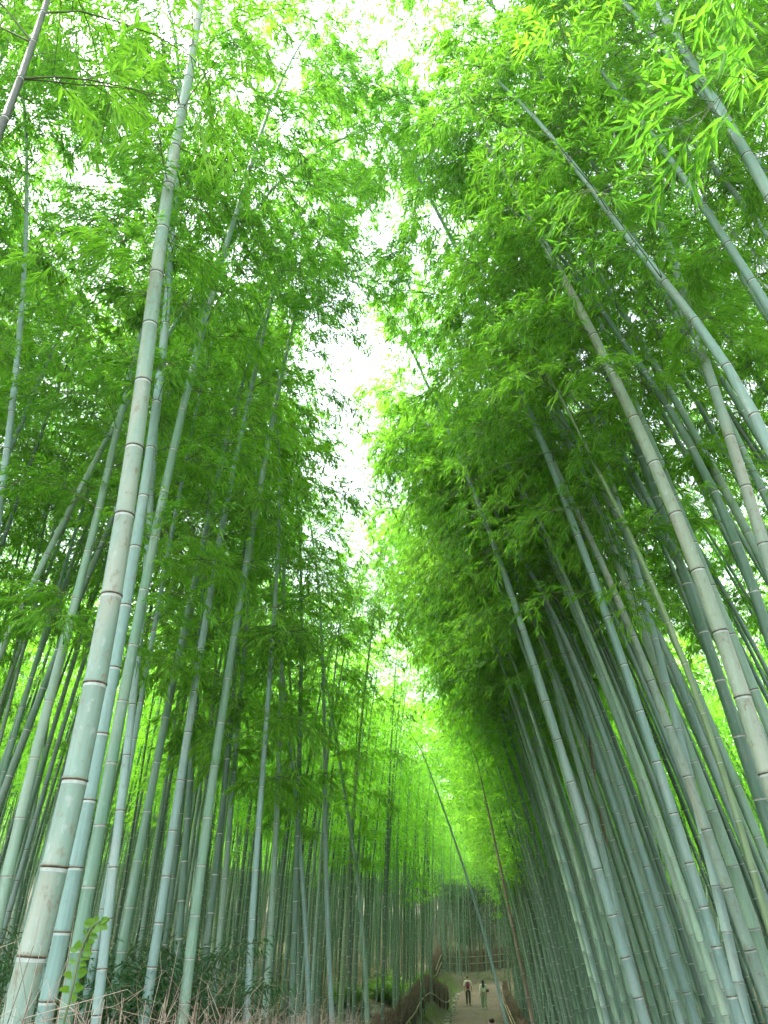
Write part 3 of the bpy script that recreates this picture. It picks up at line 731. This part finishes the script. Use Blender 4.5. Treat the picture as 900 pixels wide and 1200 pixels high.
def brush_fence(L, height, label, mat, facing=1, per_m=lambda d: 60, rails=(.4, .7), post_gap=2.0, straggle=.25, group=None, wild=1.0):
    s = np.r_[0, np.cumsum(np.linalg.norm(np.diff(L, axis=0), axis=1))]
    h = height if callable(height) else (lambda y: np.full(np.shape(y), float(height)))
    root = empty('brushwood_fence', (L[0, 0], L[0, 1], g1(*L[0]))); tag(root, label, 'fence', group)
    O = np.array([L[0, 0], L[0, 1], g1(*L[0])])
    mb = MB()
    A, B, rr = [], [], []
    for k in range(len(L) - 1):
        D_ = math.hypot(*L[k]); nn = int(per_m(D_) * (s[k + 1] - s[k])); 
        if nn < 1: continue
        t = rng.random(nn); p = L[k] + (L[k + 1] - L[k]) * t[:, None]; dr = nrm(L[k + 1] - L[k]); nr = np.array([dr[1], -dr[0]])
        p = p + nr * rng.normal(0, .05, (nn, 1))
        z = gz(p[:, 0], p[:, 1]); hh = h(p[:, 1])
        fat = 1 if D_ < 8 else min(4, D_ / 8)
        # lower stalks
        lean = rng.normal(0, .14, nn)
        a = np.c_[p, z - .05]; tip = np.c_[p + dr * (lean * hh)[:, None] + nr * rng.normal(0, .05, (nn, 1)), z + hh * rng.uniform(.7 / wild ** .2, 1.0, nn)]
        A.append(a); B.append(tip); rr.append(np.full(nn, (.0035 if wild == 1 else .0026) * fat))
        # straggling twigs at the top, leaning every way
        n2 = int(nn * 1.3 * wild); i2 = rng.integers(0, nn, n2)
        a2 = a[i2] + (tip[i2] - a[i2]) * rng.uniform(.6, .98, (n2, 1))
        d2 = nrm(np.c_[dr[None] * rng.normal(0, .7, (n2, 1)) + nr[None] * rng.normal(0, .55, (n2, 1)), rng.uniform(.15, 1.1, n2) / wild ** .5])
        b2 = a2 + d2 * rng.uniform(.08, straggle, (n2, 1)) * 1.25
        A.append(a2); B.append(b2); rr.append(np.full(n2, .0017 * fat))
        # forked ends
        d3 = nrm(d2 + rng.normal(0, .5, d2.shape)); A.append(b2); B.append(b2 + d3 * rng.uniform(.05, straggle * .6, (n2, 1))); rr.append(np.full(n2, .0011 * fat))
    A, B, rr = np.concatenate(A) - O, np.concatenate(B) - O, np.concatenate(rr)
    twigs(mb, A, B, rr, 0)
    mb.obj('brush', mat, root)
    # posts and rails on the side of the path
    pos = [k for k in range(len(L)) if k == 0 or k == len(L) - 1 or int(s[k] / post_gap) != int(s[k - 1] / post_gap)]
    dirs = nrm(np.gradient(L, axis=0)); nr = np.stack([dirs[:, 1], -dirs[:, 0]], 1) * facing
    for k in pos:
        p = L[k] + nr[k] * .14; z = g1(*p); hh = float(h(np.array([L[k, 1]]))[0])
        mb = MB(); tube(mb, np.array([[p[0], p[1], z - .1], [p[0], p[1], z + hh * .4], [p[0], p[1], z + hh * .78]]) - O, [.045, .043, .04], 8)
        mb.obj('post', M_POST, root)
    for f in rails:
        for a, b in zip(pos[:-1], pos[1:]):
            pts = []
            for k in np.unique(np.linspace(a, b, 5).astype(int)):
                p = L[k] + nr[k] * .21; hh = float(h(np.array([L[k, 1]]))[0]); pts.append([p[0], p[1], g1(*p) + hh * f])
            if len(pts) < 2: continue
            pts = np.array(pts); pts[:, 2] = np.linspace(pts[0, 2], pts[-1, 2], len(pts))
            mb = MB(); tube(mb, pts - O, .03, 8); mb.obj('rail', M_RAIL, root)
    return root

dens_f = lambda d: 150 if d < 8 else (110 if d < 20 else 120)
hl = lambda y: np.interp(y, [0, 5, 11, 25, 45, 70], [1.66, 1.66, 1.63, 1.3, 1.15, 1.15])
L_left = offset_line(1.4, 57, lambda y: -1.55 - 1.4 * sst(14, 28, y) + 1.0 * sst(42, 56, y))
brush_fence(L_left[:int(12 / .25)], hl, 'dry pale brush fence at the bottom left in front of the thick culms', M_STRAW, 1, dens_f, straggle=.32, wild=2.4)
brush_fence(L_left[int(12 / .25) - 1:], hl, 'dark brown brush fence climbing along the mossy bank left of the path', M_BRUSH, 1, dens_f, rails=(.45,))
L_right = offset_line(6, 66, 1.95)
brush_fence(L_right, 0.95, 'low brush fence along the right edge of the path under the leaning culms', M_BRUSH, -1, dens_f)
def seg(a, b, step=.25):
    n = int(math.dist(a, b) / step) + 1
    return np.stack([np.linspace(a[0], b[0], n), np.linspace(a[1], b[1], n)], 1)
hB = lambda y: np.interp(y, [60, 76], [1.1, 2.1])
brush_fence(seg((3.4, 61), (5.25, 76.2)), hB, 'brush fence with two rails rising to the corner at the end of the path', M_BRUSH, 1, dens_f, rails=(.3, .62))
brush_fence(np.concatenate([seg((5.4, 76.5), (11, 79.5)), seg((11.2, 79.6), (22, 82))]), 1.85, 'brush fence with two pale rails crossing behind the walkers', M_BRUSH, 1, dens_f, rails=(.32, .6))

# ------------------------------------------------------------------ plants and stones
def bush(loc, h, w, label, leafm, cat='shrub', name='shrub', nst=14, per=120, ll=(.05, .09), ratio=.45, group=None, droop=.2):
    root = empty(name, loc); tag(root, label, cat, group)
    mb = MB(); mf = MB(); P, D_ = [], []
    for k in range(nst):
        a = rng.uniform(0, 6.28); q = np.zeros(3) + np.r_[rng.normal(0, .06 * w, 2), -0.05]; d = nrm(np.array([math.cos(a) * rng.uniform(.1, .8) * w / h, math.sin(a) * rng.uniform(.1, .8) * w / h, 1.0]))
        n_ = 9; L_ = h * rng.uniform(.55, 1.05) / n_; pts = [q.copy()]
        for i2 in range(n_):
            q = q + d * L_; d = nrm(d + rng.normal(0, .12, 3) + np.array([math.cos(a), math.sin(a), -1]) * droop * i2 / n_ * .6); pts.append(q.copy())
        pts = np.array(pts); tube(mb, pts, np.linspace(.012, .003, len(pts)) * (1 + h / 3), 4, 0, True, cap=False)
        t = rng.uniform(1.5, n_, per); i0 = np.minimum(t.astype(int), n_ - 1); b = pts[i0] + (pts[i0 + 1] - pts[i0]) * (t - i0)[:, None]
        o = nrm(rng.normal(0, 1, (per, 3)) * [1, 1, .4] + [0, 0, .1]); P.append(b + o * rng.uniform(.02, .16, (per, 1)) * w); D_.append(o + [0, 0, -droop])
    P = np.concatenate(P); D_ = np.concatenate(D_); Ln = rng.uniform(*ll, len(P))
    leaves(mf, P, D_, Ln, Ln * ratio, 0, rng, .5, wpos=.45)
    mb.obj('stem', M_TWIG, root); mf.obj('foliage', leafm, root)
    return root

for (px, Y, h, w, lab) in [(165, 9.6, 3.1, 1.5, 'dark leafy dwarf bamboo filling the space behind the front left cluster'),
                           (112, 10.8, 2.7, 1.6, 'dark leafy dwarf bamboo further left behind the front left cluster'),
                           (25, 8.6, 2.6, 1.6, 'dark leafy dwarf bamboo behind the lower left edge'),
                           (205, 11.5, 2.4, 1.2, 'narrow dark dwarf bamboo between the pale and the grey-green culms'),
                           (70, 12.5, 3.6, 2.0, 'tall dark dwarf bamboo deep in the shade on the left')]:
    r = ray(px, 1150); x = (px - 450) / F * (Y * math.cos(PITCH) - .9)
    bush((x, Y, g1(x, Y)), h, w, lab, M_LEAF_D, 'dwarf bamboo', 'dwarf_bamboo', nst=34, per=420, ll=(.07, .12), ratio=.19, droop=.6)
for (px, Y, h, w, lab) in [(236, 3.9, 1.72, .5, 'yellow-green sapling growing out of the dry brush in front of the dark culms'),
                           (268, 4.3, 1.66, .5, 'smaller yellow-green sapling right of the other one in the dry brush')]:
    x = (px - 450) / F * (Y * math.cos(PITCH) - .1)
    bush((x, Y, g1(x, Y)), h, w, lab, M_LEAF_Y, 'sapling', 'sapling', nst=9, per=60, ll=(.035, .06), ratio=.5, droop=.1)
for (px, py, Y, h, w, lab) in [(455, 1150, 44, 1.6, 2.2, 'bright green low shrub on the floor of the left stand'),
                           (405, 1150, 40, 1.0, 2.0, 'yellowish low shrub under the far left culms'),
                           (497, 1160, 52, 1.0, 1.4, 'small green shrub beside the brown fence on the left')]:
    x = (px - 450) / F * (Y * math.cos(PITCH))
    bush((x, Y, g1(x, Y)), h, w, lab, M_LEAF_Y, nst=24, per=90, ll=(.14, .24), ratio=.4)

# climbing vine beside the mid-green culm
def vine():
    pix = [(72, 1205), (84, 1165), (90, 1130), (98, 1105), (108, 1085), (118, 1079)]
    P = np.array([at(px, py, 3.05) for px, py in pix]); base = np.array([P[0, 0] - .02, 3.0, g1(P[0, 0], 3.0)])
    P = np.concatenate([[base], P]); t = np.linspace(0, 1, 26); tt = np.linspace(0, 1, len(P))
    C = np.stack([np.interp(t, tt, P[:, j]) for j in range(3)], 1)
    for _ in range(3): C[1:-1] = (C[:-2] + 2 * C[1:-1] + C[2:]) / 4
    root = tag(empty('vine', tuple(base)), 'light green vine with heart-shaped leaves climbing in front of the mid-green bamboo', 'vine')
    mb = MB(); tube(mb, C - base, .004, 6); mb.obj('stem', M_TWIG, root)
    for k in range(8, 26):
        for sd in ((-1, 1) if k % 2 else (1,)):
            d = nrm(np.array([sd * 1.0, rng.normal(0, .4), rng.uniform(-.5, .3)])); L_ = rng.uniform(.022, .036); S = nrm(np.cross(d, [0, 1, .2]) + rng.normal(0, .35, 3)); p = C[k] - base + d * .012
            # heart-shaped blade: two lobes from the midrib
            prof = [(0, 0), (-.12, .30), (.1, .46), (.45, .42), (.8, .2), (1, 0)]
            v = [p + d * L_ * a + S * L_ * b * s_ + np.array([0, -1, 0]) * .15 * L_ * b for s_ in (1, -1) for a, b in prof]
            mb2 = MB() if (k == 8 and sd == (-1 if k % 2 else 1)) else mb2
            mb2.add(v, [[0, 1, 2, 3], [0, 3, 4, 5], [6, 9, 8, 7], [6, 11, 10, 9]], 0)
    mb2.obj('foliage', M_LEAF_Y, root)
vine()

def stone(x, y, s, label, cat='stone', name='stone', group=None, flat=.6):
    bm_v = []
    n1_, n2_ = 9, 14
    ph = rng.uniform(0, 6, 6); mb = MB()
    th = np.linspace(0.02, np.pi - .02, n1_); fi = np.arange(n2_) * 2 * np.pi / n2_
    T_, F_ = np.meshgrid(th, fi, indexing='ij')
    d = np.stack([np.sin(T_) * np.cos(F_), np.sin(T_) * np.sin(F_), np.cos(T_)], -1)
    rr = 1 + .16 * np.sin(d[..., 0] * 3 + ph[0]) + .13 * np.sin(d[..., 1] * 4 + ph[1]) + .12 * np.sin(d[..., 2] * 4 + ph[2]) + rng.normal(0, .035, T_.shape)
    V = d * rr[..., None] * np.array([s * rng.uniform(.8, 1.3), s * rng.uniform(.8, 1.2), s * flat])
    i = (np.arange(n1_ - 1)[:, None] * n2_ + np.arange(n2_)[None]); j = np.arange(n1_ - 1)[:, None] * n2_ + (np.arange(n2_)[None] + 1) % n2_
    mb.add(V.reshape(-1, 3), np.stack([i, i + n2_, j + n2_, j], -1).reshape(-1, 4), 0, False)
    o = mb.obj(name, M_ROCK); o.location = (x, y, g1(x, y) + s * flat * .45); return tag(o, label, cat, group)
for y in np.arange(44, 66, .55):
    k = int(np.argmin(np.abs(PL[:, 1] - y))); p = PL[k] - PN[k] * (1.62 + rng.normal(0, .06))
    stone(p[0], y, rng.uniform(.10, .2), 'grey stone in the row edging the foot of the mossy bank', group='stones edging the path')
for k in range(12):
    Y = rng.uniform(36, 50); px = rng.uniform(448, 488); x = (px - 450) / F * (Y * .857)
    if path_d(x, Y)[0] > -3.2: x -= 1.5
    stone(x, Y, rng.uniform(.2, .5), 'pale rock on the forest floor behind the brown fence', 'rock', 'rock', 'rocks among the left-hand culms')

# broadleaf evergreen behind the end fence
def evergreen(loc, H, w, label):
    root = tag(empty('evergreen_tree', loc), label, 'tree')
    mb = MB(); C = np.array([[0, 0, -.2], [.1, 0, H * .3], [-.1, .1, H * .6], [.05, 0, H * .92]]); tube(mb, C, [.2, .16, .1, .03], 10)
    P, D_ = [], []
    for k in range(46):
        f = rng.uniform(.12, 1); b = np.array([np.interp(f * H, C[:, 2], C[:, j]) for j in range(3)]); a = rng.uniform(0, 6.28)
        L_ = w * (.45 + .6 * math.sin(math.pi * min(1, f * .9 + .1))) * rng.uniform(.5, 1); e = b + np.array([math.cos(a) * L_, math.sin(a) * L_, L_ * rng.uniform(.1, .6)])
        tube(mb, np.stack([b, (b + e) / 2 + [0, 0, .1], e]), [.05, .03, .01], 5, 0, True, cap=False)
        n_ = 260; t = rng.uniform(.35, 1.05, n_); P.append(b + (e - b) * t[:, None] + rng.normal(0, 1, (n_, 3)) * [.34, .34, .22]); D_.append(rng.normal(0, 1, (n_, 3)) + [0, 0, -.2])
    mb.obj('trunk', M_WOOD, root); mf = MB(); P = np.concatenate(P); D_ = np.concatenate(D_); Ln = rng.uniform(.16, .28, len(P))
    leaves(mf, P, D_, Ln, Ln * .4, 0, rng, .5, .5); mf.obj('crown', M_LEAF_D, root)
evergreen((8.3, 82.5, g1(8.3, 82.5)), 11, 2.3, 'dark broadleaf tree behind the fence at the end of the path')
evergreen((10.6, 86, g1(10.6, 86)), 9, 2.6, 'lower dark broadleaf tree further right behind the end fence')

# ------------------------------------------------------------------ people
def cloth(name, col, rough=.85): return plain(name, col, rough, .12, 20, .1)
M_SKIN = plain('skin', (.48, .30, .21), .6, .05, 10)
M_HAIR = plain('black_hair', (.012, .010, .010), .45, .2, 40)
M_WHITE = cloth('white_cloth', (.75, .74, .72)); M_BLACK = cloth('black_cloth', (.018, .018, .022)); M_PINK = cloth('magenta_cloth', (.22, .018, .06))
M_GREY = cloth('grey_green_cloth', (.33, .36, .33)); M_BAG = cloth('brown_leather', (.10, .05, .035), .5)

def skin(name, chain, mat, parent, sub=2):
    """chain: list of (points, radii); the first point of later chains is welded to the nearest existing vertex"""
    vs, es, rs = [], [], []
    for pts, rad in chain:
        prev = None
        for k, (p, r) in enumerate(zip(pts, rad)):
            p = np.array(p, float); hit = None
            for q, v in enumerate(vs):
                if np.linalg.norm(v - p) < 1e-4: hit = q
            if hit is None: vs.append(p); rs.append(r if isinstance(r, tuple) else (r, r)); hit = len(vs) - 1
            if prev is not None: es.append((prev, hit))
            prev = hit
    me = bpy.data.meshes.new(name); me.from_pydata([tuple(v) for v in vs], es, []); me.update()
    o = bpy.data.objects.new(name, me); COL.objects.link(o)
    md = o.modifiers.new('skin', 'SKIN'); md.use_smooth_shade = True
    for k, sv in enumerate(me.skin_vertices[0].data): sv.radius = rs[k]; sv.use_root = (k == 0)
    sb = o.modifiers.new('sub', 'SUBSURF'); sb.levels = sub; sb.render_levels = sub
    dg = bpy.context.evaluated_depsgraph_get(); me2 = bpy.data.meshes.new_from_object(o.evaluated_get(dg))
    bpy.data.objects.remove(o); me2.name = name; me2.materials.clear(); me2.materials.append(mat)
    for p in me2.polygons: p.use_smooth = True
    o = bpy.data.objects.new(name, me2); COL.objects.link(o); o.parent = parent
    return o

def person(x, y, rz, H, label, shirt, trouser, female=False, step=.18, pack=None, bag=False, wide=False):
    z = float(gz(x, y, path=True)[0]) + .012
    root = tag(empty('person', (x, y, z), rz), label, 'person'); k = H / 1.72; sh = .175 if female else .2
    S = lambda *p: tuple(np.array(p) * k)
    hip, kn, an = .92, .49, .085
    legs = {-1: dict(f=step, kb=.02), 1: dict(f=-step, kb=.07)}
    J = {}
    for s_ in (-1, 1):
        f = legs[s_]['f']; J[s_] = [S(s_ * .09, 0, hip - .03), S(s_ * .095, f * .45 + .05, kn), S(s_ * .095, f - (.05 if f < 0 else 0), an + (.05 if f < 0 else 0)), S(s_ * .11, f + .13, .035 + (0 if f > 0 else .01))]
    arm = {}
    for s_ in (-1, 1):
        f = -legs[s_]['f'] * .8
        arm[s_] = [S(0, 0, 1.40), S(s_ * sh, 0, 1.39), S(s_ * (sh + .055), f * .4 - .03, 1.12), S(s_ * (sh + .05), f + .05, .88), S(s_ * (sh + .045), f + .08, .80)]
    body = [([S(0, 0, .95), S(0, .0, 1.10), S(0, 0, 1.27), S(0, 0, 1.40), S(0, 0, 1.50), S(0, .015, 1.58), S(0, .02, 1.645)], [(.14 * k, .10 * k), (.12 * k, .09 * k), (.14 * k, .1 * k), (.11 * k, .08 * k), .05 * k, .082 * k, .078 * k])]
    for s_ in (-1, 1):
        body.append(([S(0, 0, .95)] + J[s_], [(.14 * k, .1 * k), .085 * k, .055 * k, .04 * k, .035 * k]))
        body.append((arm[s_], [.1 * k, .055 * k, .042 * k, .03 * k, .026 * k]))
        # five fingers rooted in the palm
        hx, hy, hz = arm[s_][-1]
        for q, (dy, ln_) in enumerate([(-.03, .06), (-.012, .08), (.006, .085), (.024, .075)]):
            body.append(([arm[s_][-1], (hx, hy + dy * k, hz - .05 * k), (hx - s_ * .006, hy + dy * k * 1.1, hz - (.05 + ln_ * .55) * k), (hx - s_ * .016, hy + dy * k, hz - (.05 + ln_) * k)], [.026 * k, .011, .009, .008]))
        body.append(([arm[s_][-1], (hx - s_ * .01, hy + .04 * k, hz - .02 * k), (hx - s_ * .02, hy + .055 * k, hz - .06 * k)], [.026 * k, .011, .009]))
    skin('body', body, M_SKIN, root)
    # face and ears
    mb = MB()
    for s_ in (-1, 1): tube(mb, [S(s_ * .078, .015, 1.575), S(s_ * .088, .012, 1.60), S(s_ * .08, .01, 1.625)], [.008, .013, .008], 6)
    tube(mb, [S(0, .098, 1.625), S(0, .118, 1.595), S(0, .105, 1.585)], [.008, .014, .01], 6)
    mb.obj('face', M_SKIN, root)
    # shirt with sleeves
    w_ = 1.14
    skin('shirt', [([S(0, 0, .93), S(0, 0, 1.12), S(0, 0, 1.28), S(0, 0, 1.41), S(0, 0, 1.455)], [(.17 * k, .125 * k), (.145 * k, .11 * k), (.16 * k, .12 * k), (.12 * k, .09 * k), .06 * k])] +
         [([S(0, 0, 1.41), arm[s_][1], arm[s_][2]] + ([arm[s_][3]] if wide else []), [.1 * k, .073 * k, .06 * k] + ([.05 * k] if wide else [])) for s_ in (-1, 1)], shirt, root)
    tw = 1.75 if wide else 1.25
    skin('trousers', [([S(0, 0, 1.0), S(0, 0, .93)], [(.15 * k, .115 * k), (.15 * k, .12 * k)])] +
         [([S(0, 0, .93)] + J[s_][:3], [.13 * k, .098 * k, .062 * tw * k, .048 * tw * k]) for s_ in (-1, 1)], trouser, root)
    for s_ in (-1, 1):
        a, t_ = np.array(J[s_][2]), np.array(J[s_][3])
        skin('shoe', [([a - [0, .04 * k, .03 * k], (a + t_) / 2 - [0, 0, .02], t_ + [0, .04, 0]], [(.04, .045), (.045, .045), (.036, .03)])], M_BLACK if not female else M_WHITE, root, 1)
    if female:
        skin('hair', [([S(0, .0, 1.66), S(0, -.035, 1.62), S(0, -.07, 1.5), S(0, -.10, 1.36), S(0, -.10, 1.22)], [.085 * k, .10 * k, (.10 * k, .06 * k), (.11 * k, .05 * k), (.07 * k, .03 * k)])], M_HAIR, root)
    else:
        skin('hair', [([S(0, .01, 1.67), S(0, -.012, 1.64), S(0, -.03, 1.57)], [.075 * k, .092 * k, .07 * k])], M_HAIR, root)
    if pack:
        skin('backpack', [([S(0, -.17, .98), S(0, -.21, 1.1), S(0, -.20, 1.28), S(0, -.16, 1.42)], [(.11 * k, .07 * k), (.15 * k, .11 * k), (.14 * k, .1 * k), (.1 * k, .05 * k)])], pack, root)
    if bag:
        skin('handbag', [([S(.27, 0, .98), S(.28, 0, 1.08), S(.27, 0, 1.16)], [(.06 * k, .11 * k), (.07 * k, .13 * k), (.04 * k, .1 * k)])], M_BAG, root)
        mb = MB(); tube(mb, [S(.26, 0, 1.18), S(.20, -.09, 1.35), S(.14, -.02, 1.465), S(.2, .1, 1.33), S(.26, .03, 1.18)], .009, 6); mb.obj('strap', M_BAG, root)
    return root
person(5.72, 60.0, R(-6), 1.74, 'walker in white top and black trousers with a magenta backpack', M_WHITE, M_BLACK, pack=M_PINK)
person(6.50, 57.6, R(-4), 1.64, 'long-haired walker in white top and loose grey-green trousers with a brown bag', M_WHITE, M_GREY, female=True, bag=True, wide=True, step=.14)
person(1.72, 24.2, R(-8), 1.62, 'walker whose dark hair just shows at the bottom edge, near the stones', M_GREY, M_BLACK, female=True, step=.1)
person(2.92, 24.3, R(-4), 1.73, 'walker whose dark hair shows at the bottom edge below the long-haired one', M_BLACK, M_GREY, step=.12)

# near bamboo just outside the right edge, whose sprays hang into the upper right corner
def side_bamboo(x, y, H, r0, label, lean, **kw):
    rg2 = np.random.default_rng(9); C = centre_line(H, R(2), R(lean), R(45), rg2); C = C * [-1, 1, 1]
    root = tag(empty('bamboo', (x, y, g1(x, y) - .05)), label, 'bamboo')
    mb = MB(); build_culm(mb, C, r0, 12, rg2, 'dark'); mb.obj('culm', [M_GREEN, M_NODE_D, M_NODE_P, M_NODE_B], root)
    mb = MB(); build_crown(mb, C, r0, rg2, **kw); mb.obj('crown', [M_LEAF, M_TWIG], root)
side_bamboo(3.0, 1.75, 7.5, .02, 'young bamboo with large fresh leaves hanging into the upper right corner', 6, start=.5, blen=1.15, dens=.45, lens=(.11, .17))

# ------------------------------------------------------------------ dry grass and leaf litter
def litter():
    n_ = 34000; X = rng.uniform(-10, 14, n_); Y = rng.uniform(2, 82, n_); d = path_d(X, Y); k = (np.abs(d) > 1.15 + .5 * rng.random(n_)) | (rng.random(n_) < .12); X, Y = X[k], Y[k]
    P = np.c_[X, Y, gz(X, Y) + np.where(np.abs(d[k]) < 1.55, .075, .015)]; D_ = np.c_[rng.normal(0, 1, (len(X), 2)), rng.normal(.05, .15, len(X))]
    mb = MB(); Ln = rng.uniform(.1, .2, len(P)); leaves(mb, P, D_, Ln, Ln * .2, 0, rng, .3); tag(mb.obj('leaf_litter', M_STRAW), 'dry fallen bamboo leaves scattered over the forest floor', 'leaf litter', kind='stuff')
litter()

# ------------------------------------------------------------------ haze
if HAZE:
    mb = MB(); boxm(mb, (0, 40, 12.5), (180, 230, 41))
    mh = bpy.data.materials.new('haze'); mh.use_nodes = True; nn_, ll_ = mh.node_tree.nodes, mh.node_tree.links; nn_.clear()
    pv = nn_.new('ShaderNodeVolumePrincipled'); pv.inputs['Color'].default_value = (.93, .96, .93, 1); pv.inputs['Density'].default_value = HAZE; pv.inputs['Anisotropy'].default_value = .3
    oo = nn_.new('ShaderNodeOutputMaterial'); ll_.new(pv.outputs[0], oo.inputs['Volume'])
    tag(mb.obj('haze', mh), 'thin bright mist between the far bamboo', 'haze', kind='stuff')
